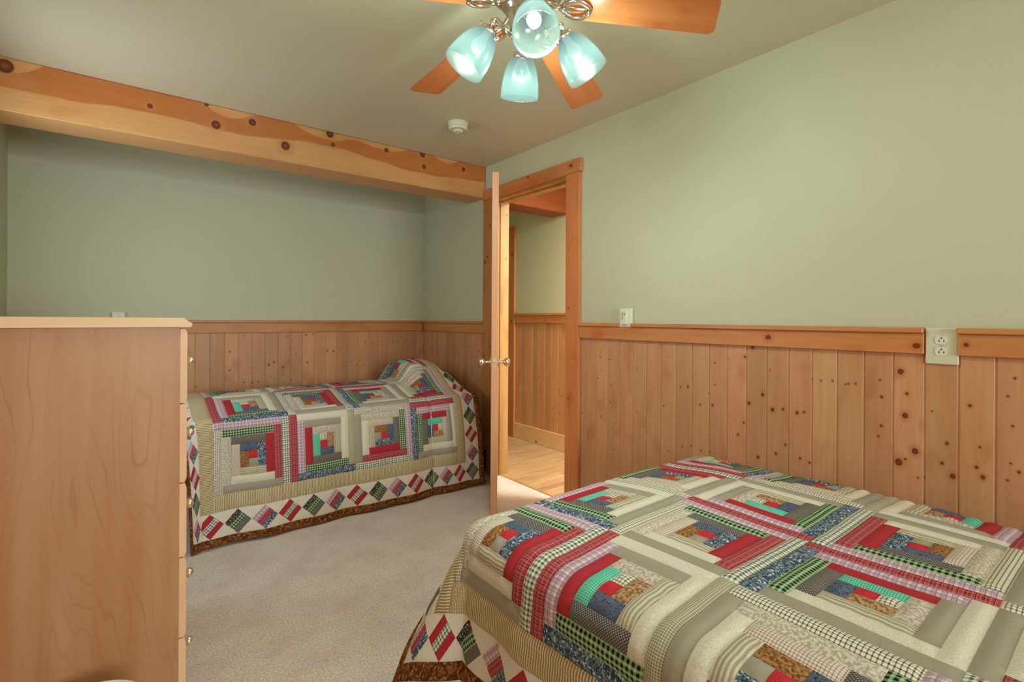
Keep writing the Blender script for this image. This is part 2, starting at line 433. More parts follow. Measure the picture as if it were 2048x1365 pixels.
# ceiling beam across the alcove mouth, carried on into the hall
obj('beam', bx(XL, W-.001, YB, YB+TB, ZB, H-.001, bev=.004), M_beam, kind='structure')
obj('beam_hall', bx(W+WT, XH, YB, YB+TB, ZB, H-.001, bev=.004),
    wood('shaded_beam_pine', 'yz', 'x', srgb(150, 72, 38), srgb(100, 34, 14), srgb(60, 10, 6), kden=3, kr=.010), kind='structure')  # same pine as the room beam, hall shade put into darker colours

# ------------------------------------------------------------------ the bedroom door (open, seen on its edge)
L0 = Vector((1.833, 2.530, 0)); Hn = Vector((2.288, 3.175, 0))
dv = (Hn-L0); dw = dv.length; ang = math.atan2(dv.y, dv.x)
door = empty('door_1', (L0.x, L0.y, .006), kind='structure'); door.rotation_euler = (0, 0, ang)
TD = .0205; DH = 2.137
M_edge = wood('door_edge_pine', 'y', 'z', srgb(238, 184, 138), srgb(214, 142, 96), PK, lines=1.2, rough=.45, var=.02)
M_dpine = pine('x', 'z', 'trim'); M_dpineh = pine('z', 'x', 'trim')
for x0, x1 in ((0, .11), (dw-.11, dw)): obj('door_stile', bx(x0, x1, -TD, TD, 0, DH, bev=.0015), [M_edge], door)
obj('door_stile', bx(dw/2-.045, dw/2+.045, -TD, TD, 0, DH, bev=.0015), M_dpine, door)
for z0, z1 in ((0, .22), (.86, 1.02), (1.66, 1.76), (DH-.11, DH)):
    for x0, x1 in ((.11, dw/2-.045), (dw/2+.045, dw-.11)):
        obj('door_rail', bx(x0, x1, -TD, TD, z0, z1, bev=.0015), M_dpineh, door)
for z0, z1 in ((.22, .86), (1.02, 1.66), (1.76, DH-.11)):
    for x0, x1 in ((.11, dw/2-.045), (dw/2+.045, dw-.11)):
        obj('door_panel', bx(x0, x1, -.012, .012, z0, z1, bev=.006), M_dpine, door)
kz = .955-.006
obj('latch_plate', bx(-.0015, .001, -.0125, .0125, kz-.029, kz+.029), M_brass, door, label='satin metal latch plate')
lb = bx(-.010, .0, -.006, .006, kz-.009, kz+.009, bev=.002); obj('latch_bolt', lb, M_brass, door)
for sg in (-1, 1):
    bm = bmesh.new()
    Mx = Matrix.Translation((.062, sg*TD, kz)) @ Matrix.Rotation(-sg*PI/2, 4, 'X')
    lathe(bm, [(0, 0), (.032, 0), (.033, .003), (.028, .007), (.013, .010), (.010, .018), (.010, .034), (.013, .038), (.022, .042), (.0275, .052), (.0285, .060), (.026, .069), (.018, .076), (.008, .079), (0, .0795)], 28, Mx)
    obj('door_knob', bm, M_brass, door, smooth=True, label='round polished metal knob')
for zz in (.22, 1.02, 1.84):
    obj('hinge', lathe(bmesh.new(), [(0, -.045), (.006, -.045), (.006, .045), (0, .045)], 12, Matrix.Translation((dw+.004, -TD-.004, zz))), M_brass, door)

# ------------------------------------------------------------------ fabrics (uv in metres: u along the strip, v across)
def fabric(name, fn, rough=.9):
    m, nt, b = newmat(name, rough, .15)
    uvn = nt.nodes.new('ShaderNodeUVMap'); uvn.uv_map = 'UVMap'
    sp = nt.nodes.new('ShaderNodeSeparateXYZ'); nt.links.new(uvn.outputs[0], sp.inputs[0])
    u, v = X(nt, sp.outputs[0]), X(nt, sp.outputs[1])
    setc(nt, b, fn(nt, u, v, uvn.outputs[0]))
    b.inputs['Sheen Weight'].default_value = .0
    n = noise(nt, uvn.outputs[0], 34, 4, .62, .6)+noise(nt, uvn.outputs[0], 420, 2)*.25
    bump(nt, b, n, .6, .0050)
    return m
def step(x, s, w, o=0.0): return ((x/s+o).fr()).lt(w)
def ging(c0, c1, c2, s):
    def fn(nt, u, v, uv):
        a, b = step(u, s, .5), step(v, s, .5)
        return mix(nt, a*b, mix(nt, a.mx(b), c0, c1), c2)
    return fn
def speck(c0, c1, sc, lo=.42, hi=.58, dist=0.0):
    def fn(nt, u, v, uv): return mix(nt, noise(nt, uv, sc, 2, .6, dist).ss(lo, hi), c0, c1)
    return fn
def f_purple(nt, u, v, uv):
    c = mix(nt, step(u, .018, .5)*.55, srgb(238, 214, 212), srgb(176, 150, 176))
    c = mix(nt, step(v, .018, .5)*.5, c, srgb(160, 128, 158))
    c = mix(nt, step(u, .009, .16, .2)*.7, c, srgb(120, 86, 124)); c = mix(nt, step(v, .009, .16, .3)*.6, c, srgb(150, 96, 120))
    return c
def f_burg(nt, u, v, uv):
    c = mix(nt, step(u, .030, .42)*.6, srgb(176, 66, 74), srgb(118, 26, 34))
    c = mix(nt, step(v, .014, .3)*.55, c, srgb(206, 120, 120))
    c = mix(nt, step(u, .0075, .2)*.45, c, srgb(226, 160, 156)); c = mix(nt, step(u, .030, .06, .3)*.8, c, srgb(50, 26, 32))
    return c
def f_green(nt, u, v, uv):
    a, b = step(u, .0135, .52), step(v, .0135, .52)
    c = mix(nt, a.mx(b)*.8, srgb(176, 200, 156), srgb(96, 130, 92)); c = mix(nt, a*b, c, srgb(26, 32, 28))
    return mix(nt, step(v, .0135, .09, .28)*.8, c, srgb(190, 214, 170))
def f_dots(nt, u, v, uv):
    s = .0072; a = (u/s).fr()-.5; b = (v/s).fr()-.5
    a2 = (u/s+.5).fr()-.5; b2 = (v/s+.5).fr()-.5
    d = (a*a+b*b).mn(a2*a2+b2*b2)
    return mix(nt, d.lt(.035), srgb(82, 80, 82), srgb(188, 178, 160))
def f_floral(c0, c1, c2, sc=70):
    def fn(nt, u, v, uv):
        n = noise(nt, uv, sc, 3, .65, 1.2); n2 = noise(nt, uv, sc*1.7, 2, .5, .5)
        return mix(nt, n2.ss(.57, .63), mix(nt, n.ss(.48, .56), c0, c1), c2)
    return fn
def f_paisley(nt, u, v, uv):
    n = noise(nt, uv, 26, 2, .5, 2.2)
    l = ((n*9).fr()-.5).abs()
    return mix(nt, l.lt(.10), srgb(98, 110, 132), srgb(34, 38, 52))
def f_gwc(nt, u, v, uv):
    s = .0125; a, b = step(u, s, .45), step(v, s, .45)
    c = mix(nt, a.mx(b)*.55, srgb(238, 238, 224), srgb(92, 128, 108)); c = mix(nt, a*b*.85, c, srgb(34, 52, 50))
    return mix(nt, step(u, s*2, .22, .12)*.45, c, srgb(150, 50, 64))
def f_small(c0, c1, s):
    def fn(nt, u, v, uv):
        a, b = step(u, s, .3), step(v, s, .3)
        return mix(nt, (a+b).mn(1.0)*.62+a*b*.38, c0, c1)
    return fn
def f_stripe(nt, u, v, uv):
    w = (v*1.0 + (u*120).sin()*.0009)/.0098
    a = (w.fr()-.5).abs()
    c = mix(nt, a.ss(.16, .30), srgb(208, 200, 176), srgb(168, 158, 132))
    d = ((u/.006).fr()-.5).abs()*a.lt(.16)
    return mix(nt, (d*.7).mn(.5), c, srgb(238, 232, 206))
def f_border(nt, u, v, uv):
    w = (u + (v*140).sin()*.0006)/.0085
    a = (w.fr()-.5).abs(); b = ((v/.011+.5).fr()-.5).abs()
    c = mix(nt, a.ss(.12, .34), srgb(222, 208, 170), srgb(160, 134, 90))
    return mix(nt, (a.lt(.16)*b.lt(.2))*.7, c, srgb(240, 234, 208))
def f_plain(c, k=.06):
    def fn(nt, u, v, uv): return mix(nt, noise(nt, uv, 180, 2), tuple(x*(1-k) for x in c), tuple(min(1, x*(1+k)) for x in c))
    return fn
FAB = {
 'red': f_plain(srgb(176, 52, 60), .12), 'centre': f_small(srgb(190, 34, 48), srgb(214, 78, 84), .004),
 'teal': ging(srgb(150, 226, 204), srgb(96, 196, 166), srgb(60, 160, 130), .0055),
 'purple': f_purple, 'burg': f_burg, 'green': f_green, 'dots': f_dots, 'paisley': f_paisley,
 'floral': f_floral(srgb(56, 72, 90), srgb(112, 134, 152), srgb(212, 216, 210), 85),
 'gwc': f_gwc, 'bwc': f_small(srgb(236, 232, 210), srgb(60, 56, 50), .009), 'print': speck(srgb(216, 206, 192), srgb(180, 160, 146), 130),
 'pinkc': f_small(srgb(228, 216, 200), srgb(150, 116, 110), .0065), 'blackc': f_small(srgb(236, 230, 208), srgb(44, 42, 40), .0085),
 'grey': f_plain(srgb(164, 157, 140)), 'cream': speck(srgb(228, 222, 204), srgb(214, 206, 186), 240),
 'tanprint': speck(srgb(222, 214, 194), srgb(180, 166, 152), 150), 'finec': f_small(srgb(204, 196, 170), srgb(104, 100, 84), .0055),
 'stripe': f_stripe, 'brown': speck(srgb(140, 98, 62), srgb(196, 160, 120), 120), 'gold': speck(srgb(116, 76, 38), srgb(178, 132, 80), 150),
 'border': f_border, 'ground': f_plain(srgb(230, 222, 208), .03), 'hem': f_floral(srgb(88, 46, 18), srgb(138, 84, 42), srgb(176, 124, 76), 45),
 'darkfl': f_floral(srgb(38, 34, 36), srgb(92, 84, 78), srgb(196, 186, 164), 90), 'back': f_plain(srgb(226, 216, 190))}
MF = {k: fabric('quilt_fabric_'+k, f) for k, f in FAB.items()}

# ------------------------------------------------------------------ quilts
T_, D_, B_ = .085, .133, .052; BL = .39; S4 = 4*BL; CELL = BL/9
BLA = [['bwc', 'print', 'grey', 'cream'], ['brown', 'stripe', 'cream', 'grey'], ['paisley', 'dots', 'green', 'floral'], ['teal', 'red', 'purple', 'burg']]
BLB = [['grey', 'stripe', 'cream', 'grey'], ['gold', 'pinkc', 'tanprint', 'blackc'], ['paisley', 'dots', 'green', 'purple'], ['floral', 'red', 'burg', 'gwc']]
LAY = [[('B', 2), ('A', 0), ('B', 1), ('A', 3)], [('A', 0), ('B', 2), ('A', 3), ('B', 1)],
       [('B', 3), ('A', 1), ('B', 0), ('A', 2)], [('A', 1), ('B', 3), ('A', 2), ('B', 0)]]

def smst(x, a, b):
    t = np.clip((x-a)/(b-a), 0, 1); return t*t*(3-2*t)
def hn(x, y, sd):   # smooth pseudo noise
    r = np.zeros_like(x)
    rng = np.random.RandomState(sd)
    for i in range(9):
        a = rng.uniform(0, 2*PI); k = rng.uniform(14, 60); ph = rng.uniform(0, 6.3)
        r += np.sin((x*np.cos(a)+y*np.sin(a))*k+ph)*12/k/3
    return r
def drape_small(p, q):
    pi0, qi0, qi1, r = -.055, .445, 1.325, .07
    X0 = .395-.055; Y0 = 3.21
    px = lambda t: np.where(t < 1.33, X0+(t-pi0), X0+(1.33-pi0)+(t-1.33)*.80)
    e = np.maximum(pi0-p, 0); g0 = np.maximum(qi0-q, 0); g1 = np.maximum(q-qi1, 0); g = np.maximum(g0, g1)
    sy = np.where(g1 > 0, 1., -1.)
    n = 5.0
    v = (e**n+g**n)**(1/n); phi = np.arctan2(e, g+1e-9)
    L = r*PI/2; th = np.minimum(v, L)/r
    corner = np.sin(2*phi)
    fl = .11*(sy < 0)+.02+.10*corner
    ex = np.maximum(v-L, 0)
    h = r*np.sin(th)+ex*np.sin(fl); d = r*(1-np.cos(th))+ex*np.cos(fl)
    xx = px(np.maximum(p, pi0)); yy = Y0+(np.clip(q, qi0, qi1)-qi0)
    # folds in the hanging side
    wav = (.010*np.sin(xx*9+1.3)+.008*np.sin(xx*21+.4))*np.clip(ex/.5, 0, 1)*(sy < 0)
    edge = np.minimum(yy-Y0, Y0+.88-yy)
    z = .668+.070*smst(edge, -.03, .34)
    pil = smst(xx, 1.665, 1.80)*(1-.62*smst(xx, 1.95, 2.13))*smst(yy, 3.16, 3.72)*(1-.35*smst(yy, 4.0, 4.11))
    tuck = np.exp(-((p-1.325)/.007)**2)
    z = z+.150*pil
    bul = .018*smst(xx, 1.70, 1.85)*np.clip(np.sin(np.clip(ex/.5, 0, 1)*PI), 0, 1)
    X_ = xx-np.sin(phi)*h+tuck*.010*smst(ex, 0, .05); Y_ = yy+sy*np.cos(phi)*(h+wav+bul-tuck*.018)
    Z_ = z-d-tuck*.012*(ex <= 0)
    Z_ = Z_+hn(p, q, 3)*.0024
    hem = .010+.012*(1+np.sin(p*7+.6))*.5+.02*smst(X_, 1.75, 2.1)
    low = np.maximum(hem-Z_, 0)
    Z_ = np.maximum(Z_, hem); Y_ = Y_+sy*np.cos(phi)*low*.6
    return np.stack([X_, Y_, Z_], -1)
def drape_big(p, q):
    pi0, qi0, qi1, r = .085, .207, 1.40, .085
    e = np.maximum(pi0-p, 0); g0 = np.maximum(qi0-q, 0)*1.06; g1 = np.maximum(q-qi1, 0); g = np.maximum(g0, g1)
    sx = np.where(g1 > 0, 1., -1.)
    r = np.where(g1 > 0, .06, .085)
    n = 2.05
    v = (e**n+g**n)**(1/n); phi = np.arctan2(e, g+1e-9)
    L = r*PI/2; th = np.minimum(v, L)/r
    corner = np.sin(2*phi)
    ex = np.maximum(v-L, 0)
    fl = .08+.44*corner*(sx < 0)-.07*(sx > 0)
    h = r*np.sin(th)+ex*np.sin(fl); d = r*(1-np.cos(th))+ex*np.cos(fl)
    qc = np.clip(q, qi0, qi1)
    yy = 1.29-(np.maximum(p, pi0)-pi0); xx = np.where(qc < .39, 1.13-(.39-qc)*1.12, 1.13+(qc-.39))
    wav = (.010*np.sin(yy*14+.5)+.006*np.sin(yy*31+1.2))*np.clip(ex/.3, 0, 1)
    edge = np.minimum(np.minimum(xx-.925, 2.14-xx), 1.29-yy)
    z = .598+.020*smst(edge, -.02, .25)+.006*np.sin(xx*5)*np.sin(yy*6+1)
    X_ = xx+sx*np.cos(phi)*(h+wav); Y_ = yy+np.sin(phi)*(h+wav*.5); Z_ = z-d+hn(p, q, 5)*np.where(q > 1.3, .0010, .0022)
    return np.stack([X_, Y_, np.maximum(Z_, .012)], -1)

def cloth(name, drape, parent, patches, smooth=True, label=None):
    """patches: list of (corners function (s,t)->p,q ; lengths a,b ; material ; base offset ; puff)"""
    V, Fc, UV, MI, mats = [], [], [], [], []
    for (fn, a, b, mat, off, puff) in patches:
        def ticks(Ln):
            n = max(1, int(round((Ln-.008)/.013)))
            return np.array([0]+list(np.linspace(.0035, Ln-.0035, n+1))+[Ln])/Ln if Ln > .012 else np.array([0, 1.])
        s, t = ticks(a), ticks(b)
        S, T = np.meshgrid(s, t, indexing='ij')
        P, Q = fn(S, T)
        ds = np.minimum(S, 1-S)*a; dt = np.minimum(T, 1-T)*b
        o = off+puff*smst(ds, -.001, .012)*smst(dt, -.001, .012)
        e = .003
        p0 = drape(P, Q); pa = drape(P+e, Q)-drape(P-e, Q); pb = drape(P, Q+e)-drape(P, Q-e)
        nn = np.cross(pa, pb)*SGN[drape.__name__]; ln = np.linalg.norm(nn, axis=-1, keepdims=True); nn = nn/np.maximum(ln, 1e-12)
        p0 = p0+nn*o[..., None]
        b0 = len(V); ns, nt_ = S.shape
        V += p0.reshape(-1, 3).tolist()
        ou, ov = random.uniform(0, 3), random.uniform(0, 3)
        uu_, vv = (S*a+ou).ravel(), (T*b+ov).ravel()
        if mat not in mats: mats.append(mat)
        mi = mats.index(mat)
        for i in range(ns-1):
            for j in range(nt_-1):
                q = [i*nt_+j, (i+1)*nt_+j, (i+1)*nt_+j+1, i*nt_+j+1]
                if SGN[drape.__name__] < 0: q = q[::-1]
                Fc.append([b0+k for k in q]); MI.append(mi)
                UV += [(uu_[k], vv[k]) for k in q]
    me = bpy.data.meshes.new(name); me.from_pydata(V, [], Fc)
    for m in mats: me.materials.append(MF[m])
    me.polygons.foreach_set('material_index', MI); me.polygons.foreach_set('use_smooth', [True]*len(Fc))
    ul = me.uv_layers.new(name='UVMap'); ul.data.foreach_set('uv', np.array(UV, dtype=np.float32).ravel())
    me.update()
    o = bpy.data.objects.new(name, me); COL.objects.link(o); o.parent = parent
    if label: o['label'] = label
    return o
SGN = {'drape_small': 1, 'drape_big': 1}
def rect(p0, p1, q0, q1, along='p'):
    if along == 'p': return (lambda S, T: (p0+(p1-p0)*S, q0+(q1-q0)*T)), p1-p0, q1-q0
    # long side follows q ; keep orientation (p,q) right handed
    return (lambda S, T: (p1+(p0-p1)*T, q0+(q1-q0)*S)), q1-q0, p1-p0
def build_quilt(root, drape):
    PUF = .0060
    for r in range(4):
        for c in range(4):
            kind, rot = LAY[r][c]; cols = BLA if kind == 'A' else BLB
            cp, cq = (c+.5)*BL, (r+.5)*BL
            def R(x0, x1, y0, y1):
                for _ in range(rot): x0, x1, y0, y1 = -y1, -y0, x0, x1
                return cp+x0*CELL, cp+x1*CELL, cq+y0*CELL, cq+y1*CELL
            f, a, b = rect(*R(-.5, .5, -.5, .5))
            blk = cloth('quilt_block', drape, root, [(f, a, b, 'centre', 0, PUF)])
            for k in range(1, 5):
                for side, cl in zip(((-(k-.5), k-.5, k-.5, k+.5), (k-.5, k+.5, -(k-.5), k+.5), (-(k-.5), k+.5, -(k+.5), -(k-.5)), (-(k+.5), -(k-.5), -(k+.5), k+.5)), cols):
                    fab = 'finec' if (kind == 'A' and k == 4 and cl[3] == 'grey' and r in (0, 3) and c in (1, 2)) else cl[k-1]
                    rr = R(*side); al = 'p' if (rr[1]-rr[0]) >= (rr[3]-rr[2]) else 'q'
                    f, a, b = rect(*rr, along=al)
                    cloth('fabric_strip', drape, blk, [(f, a, b, fab, 0, PUF)])
    lo, hi = -T_, S4+T_
    for a_ in ((lo, 0, lo, hi, 'q'), (S4, hi, lo, hi, 'q'), (0, S4, lo, 0, 'p'), (0, S4, S4, hi, 'p')):
        f, a, b = rect(*a_); cloth('border_strip', drape, root, [(f, a, b, 'border', 0, PUF)])
    l2, h2 = lo-D_, hi+D_
    DT = {0: ('floral', 'burg', 'purple'), 1: ('red', 'gwc', 'red'), 2: ('dots', 'green', 'darkfl')}
    n = 14; stp = (hi-lo+D_)/n; c0 = lo-D_/2; hd = stp/2*.985
    for si, (a_, tag) in enumerate((((l2, h2, l2, lo, 'p'), 'bottom'), ((l2, h2, hi, h2, 'p'), 'top'), ((l2, lo, lo, hi, 'q'), 'left'), ((hi, h2, lo, hi, 'q'), 'right'))):
        f, a, b = rect(*a_); g = cloth('diamond_border', drape, root, [(f, a, b, 'ground', 0, .003)])
        for i in range(n+1):
            if tag == 'bottom': cp, cq, ty = c0+i*stp, c0, i % 3
            elif tag == 'top': cp, cq, ty = c0+(n-i)*stp, c0+n*stp, i % 3
            elif tag == 'left': cp, cq, ty = c0, c0+i*stp, (-i) % 3
            else: cp, cq, ty = c0+n*stp, c0+i*stp, (2-2*i) % 3 if False else (2+i) % 3
            if tag in ('left', 'right') and i in (0, n): continue
            ps = []
            for k in range(3):
                t0, t1 = k/3, (k+1)/3
                def fn(S, T, cp=cp, cq=cq, t0=t0, t1=t1):
                    tt = t0+(t1-t0)*T     # s: bottom->right ('/'), t: right->top direction
                    return cp+hd*(S-tt), cq-hd+hd*(S+tt)
                e = hd*math.sqrt(2)
                ps.append((fn, e, e/3, DT[ty][k], .0030, .0020))
            cloth('diamond_patch', drape, g, ps)
    l3, h3 = l2-B_, h2+B_
    for a_ in ((l3, l2, l3, h3, 'q'), (h2, h3, l3, h3, 'q'), (l2, h2, l3, l2, 'p'), (l2, h2, h2, h3, 'p')):
        f, a, b = rect(*a_); cloth('quilt_hem', drape, root, [(f, a, b, 'hem', 0, .006)])
    f, a, b = rect(l3, h3, l3, h3)
    bk = cloth('quilt_backing', drape, root, [(f, a, b, 'back', -.006, 0)])
    # close the rim between hem and backing
    pts = []
    N = 120
    for i in range(N): pts.append((l3+(h3-l3)*i/N, l3))
    for i in range(N): pts.append((h3, l3+(h3-l3)*i/N))
    for i in range(N): pts.append((h3-(h3-l3)*i/N, h3))
    for i in range(N): pts.append((l3, h3-(h3-l3)*i/N))
    P = np.array([p for p, q in pts]); Q = np.array([q for p, q in pts]); e = .003
    p0 = drape(P, Q); pa = drape(P+e, Q)-drape(P-e, Q); pb = drape(P, Q+e)-drape(P, Q-e); nn = np.cross(pa, pb)
    nn /= np.maximum(np.linalg.norm(nn, axis=-1, keepdims=True), 1e-12)
    A = p0+nn*.0005; B = p0-nn*.0062; m = len(pts)
    me = bpy.data.meshes.new('hem_binding')
    me.from_pydata(A.tolist()+B.tolist(), [], [[i, (i+1) % m, m+(i+1) % m, m+i] for i in range(m)])
    me.materials.append(MF['hem']); me.uv_layers.new(name='UVMap')
    o = bpy.data.objects.new('hem_binding', me); COL.objects.link(o); o.parent = root

def sheet_white(): return plain('mattress_ticking', srgb(225, 222, 212), .8)
M_tick = sheet_white(); M_bedwood = pine('z', 'x', 'trim')
def bed(label, x0, x1, y0, y1, ztop, mh):
    r = empty('bed', ((x0+x1)/2, (y0+y1)/2, 0), label=label, category='bed')
    dx, dy = (x1-x0)/2, (y1-y0)/2
    obj('mattress', bx(-dx, dx, -dy, dy, ztop-mh, ztop, bev=.05, seg=4), M_tick, r, smooth=True)
    obj('box_spring', bx(-dx+.02, dx-.02, -dy+.02, dy-.02, .14, ztop-mh-.002, bev=.015, seg=2), M_tick, r)
    for sx in (-1, 1):
        for sy in (-1, 1):
            obj('leg', lathe(bmesh.new(), [(0, 0), (.018, 0), (.022, .02), (.022, .14), (0, .14)], 16, Matrix.Translation((sx*(dx-.08), sy*(dy-.08), 0))), M_black, r)
bed('narrow bed along the alcove wall, hidden under its draped patchwork quilt', .37, 2.12, 3.225, 4.07, .652, .22)
bed('wide bed beside the long panelled wall, hidden under its patchwork quilt', .925, 2.125, -.60, 1.30, .575, .24)
q1 = empty('quilt', (1.2, 3.6, 0), label='patchwork quilt draped to the floor over the narrow bed in the alcove', category='quilt', group='matching patchwork quilts')
q1.location = (0, 0, 0)
build_quilt(q1, drape_small)
q2 = empty('quilt', (0, 0, 0), label='patchwork quilt spread over the wide bed beside the long panelled wall', category='quilt', group='matching patchwork quilts')
SGN['drape_big'] = 1
def drape_big_m(p, q): return drape_big(p, q)
build_quilt(q2, drape_big)
# pillow tucked under the alcove quilt
bm = bmesh.new(); bmesh.ops.create_uvsphere(bm, u_segments=24, v_segments=14, radius=1)
for v in bm.verts:
    c = v.co.copy(); f = lambda t: math.copysign(abs(t)**.55, t)
    v.co = Vector((f(c.x)*.13, f(c.y)*.24, c.z*.050))
pil = obj('pillow', bm, M_tick, smooth=True, label='pillow making a hump under the quilt at the head of the narrow bed', category='pillow')
pil.location = (1.93, 3.78, .735)

# ------------------------------------------------------------------ dresser
DX0, DX1, DY0, DY1, DT_ = -.40, .137, 1.752, 2.56, 1.201
ch = empty('chest_of_drawers', ((DX0+DX1)/2, (DY0+DY1)/2, 0), label='tall pale maple chest of five drawers seen from its plain side', category='dresser')
ox, oy = ch.location.x, ch.location.y
def cb(name, x0, x1, y0, y1, z0, z1, m, bev=.0015, parent=ch, **k):
    return obj(name, bx(x0-ox, x1-ox, y0-oy, y1-oy, z0, z1, bev=bev, **k), m, parent)
cb('side_panel', DX0, DX1, DY0, DY0+.018, 0, DT_, M_maple, .001)
cb('side_panel', DX0, DX1, DY1-.018, DY1, 0, DT_, M_maple, .001)
cb('back_panel', DX0, DX0+.008, DY0+.018, DY1-.018, .04, DT_, M_maple, .001)
cb('bottom_panel', DX0+.008, DX1-.01, DY0+.018, DY1-.018, .05, .066, M_maple, .001)
cb('plinth', DX1-.03, DX1-.012, DY0+.018, DY1-.018, 0, .05, M_maple, .001)
bm = bmesh.new()
xe = .164-ox; xb = DX0-.004-ox
prof = [(xb, 1.2015), (xe-.004, 1.2015), (xe, 1.205), (xe, 1.213), (xe-.010, 1.219), (xe-.018, 1.2265), (xe-.024, 1.2285), (xb, 1.2285)]
prism(bm, prof, 'y', DY0-.020-oy, DY1+.020-oy)
obj('top_board', bm, M_maple_top, ch)
zs = [1.196, .979, .975, .746, .742, .528, .524, .292, .288, .070]
kzs = [1.087, .852, .619, .390, .165]
for i in range(5):
    z1, z0 = zs[2*i], zs[2*i+1]
    xa, xf = DX1-.001-ox, .1545-ox
    prf = [(xa, z0), (xa+.012, z0), (xf, z0+.020), (xf, z1-.020), (xa+.012, z1), (xa, z1)]
    bm = bmesh.new(); n = 5
    def arc(c0, c1):
        return [(xa+.010+(xf-xa-.010)*math.sin(t), c0+(c1-c0)*(1-math.cos(t))) for t in [PI/2*j/n for j in range(n+1)]]
    lower = arc(z0, z0+.018); upper = arc(z1, z1-.018)[::-1]
    prism(bm, [(xa, z0)]+lower+upper+[(xa, z1)], 'y', DY0+.002-oy, DY1-.002-oy)
    dr = obj('drawer', bm, M_maple_edge, ch)
    db = cb('drawer_box', DX0+.03, DX1-.001, DY0+.03, DY1-.03, z0+.02, z1-.03, M_maple, .001, parent=dr)
    for ky in (1.955, 2.357):
        Mx = Matrix.Translation((.154-ox, ky-oy, kzs[i])) @ Matrix.Rotation(PI/2, 4, 'Y') @ Matrix.Diagonal((1, 1, 1.30, 1))
        bm = lathe(bmesh.new(), [(0, 0), (.0085, 0), (.0085, .002), (.0055, .005), (.005, .012), (.008, .014), (.0155, .017), (.0165, .020), (.0145, .0245), (.009, .0285), (.003, .030), (0, .0302)], 24, Mx)
        obj('knob', bm, M_brass, dr, smooth=True, label='small round metal knob')

# ------------------------------------------------------------------ wastebasket whose rim just shows
wb = empty('wastebasket', (-.076, 1.529, .003), label='cream round wastebasket in front of the maple chest, only its rim showing', category='wastebasket')
bm = lathe(bmesh.new(), [(0, .006), (.095, .006), (.098, .002), (.100, .0), (.103, .004), (.124, .285), (.121, .287), (.099, .012), (0, .012)], 48)
obj('basket_body', bm, M_cream, wb, smooth=True)
tp = [(.126*math.cos(2*PI*i/48), .126*math.sin(2*PI*i/48), .292) for i in range(48)]
obj('rim', tube(bmesh.new(), tp, .0055, 10, closed=True), M_cream, wb, smooth=True)

# ------------------------------------------------------------------ wall plates
def plate_x(name, label, cat, yc, zc, w, h, x=W):
    r = empty(name, (x, yc, zc), label=label, category=cat)
    obj('cover_plate', bx(-.010, 0, -w/2, w/2, -h/2, h/2, bev=.004, seg=3), M_almond, r)
    return r
r = plate_x('wall_outlet', 'large almond double wall outlet let into the gap in the long chair rail', 'outlet', .470, 1.143, .092, .131)
for dz in (.0205, -.0195):
    bm = bmesh.new()
    poly = []
    for i in range(32):
        a = 2*PI*i/32; yy = .0185*math.cos(a); zz = max(-.0145, min(.0145, .0185*math.sin(a))); poly.append((yy, zz+dz))
    prism(bm, poly, 'x', -.0125, -.009); f = obj('receptacle', bm, M_white, r)
    bm = bmesh.new()
    for yy in (-.0066, .0066): box(bm, -.0131, -.0122, yy-.0012, yy+.0012, dz-.0065, dz+.0012)
    lathe(bm, [(0, -.0005), (.0026, -.0005), (.0026, .0004), (0, .0004)], 12, Matrix.Translation((-.0127, 0, dz+.0075)) @ Matrix.Rotation(PI/2, 4, 'Y'))
    obj('socket_slot', bm, M_slot, f)
obj('screw', lathe(bmesh.new(), [(0, 0), (.003, 0), (.0025, .0012), (0, .0015)], 12, Matrix.Translation((-.010, 0, 0)) @ Matrix.Rotation(-PI/2, 4, 'Y')), M_nickel, r)
r = empty('fan_remote', (W, 1.874, 1.2405), label='small white fan remote in its wall cradle beside the door casing', category='remote control')
obj('cradle', bx(-.024, 0, -.042, .042, -.0545, .0545, bev=.005, seg=2), M_white, r)
bd = obj('remote_body', bx(-.036, -.020, -.022, .022, -.040, .042, bev=.004, seg=2), M_white, r)
for i in range(4):
    obj('button', lathe(bmesh.new(), [(0, 0), (.0032, 0), (.0032, .0015), (0, .002)], 12, Matrix.Translation((-.036, .008, .024-i*.0105)) @ Matrix.Rotation(-PI/2, 4, 'Y')), M_led, bd)
obj('button', lathe(bmesh.new(), [(0, 0), (.0045, 0), (.0045, .0015), (0, .002)], 12, Matrix.Translation((-.036, -.006, .019)) @ Matrix.Rotation(-PI/2, 4, 'Y')), M_led, bd)
r = empty('light_switch', (-.013, YW, 1.196), label='white switch plate on the alcove wall, just showing over the maple chest', category='switch')
obj('cover_plate', bx(-.037, .037, -.034, 0, -.065, .065, bev=.004, seg=2), M_white, r)
for xx in (-.018, .018): obj('rocker', bx(xx-.0165, xx+.0165, -.0375, -.033, -.050, .058, bev=.0015), M_white, r)
r = empty('low_outlet', (W, 3.355, .30), label='almond outlet plate low on the wall between alcove bed and door casing', category='outlet')
obj('cover_plate', bx(-.014, 0, -.027, .03, -.143, .075, bev=.003), M_almond, r)
r = empty('power_adapter', (W, 3.285, .10), label='black plug-in power adapter low beside the open door casing', category='adapter')
obj('adapter_body', bx(-.078, -.024, -.040, .040, -.065, .100, bev=.006, seg=2), M_black, r)
obj('plug_neck', bx(-.060, -.013, .030, .062, .062, .094, bev=.003), M_black, r)
cd = [(a-W, b-3.285, c-.10) for a, b, c in [(2.25, 3.285, .037), (2.248, 3.28, .012), (2.235, 3.262, .005), (2.20, 3.24, .005), (2.12, 3.16, .005), (2.06, 3.10, .005), (1.98, 3.08, .005)]]
obj('power_cord', tube(bmesh.new(), cd, .0028, 8), M_white, r, label='thin white cord')

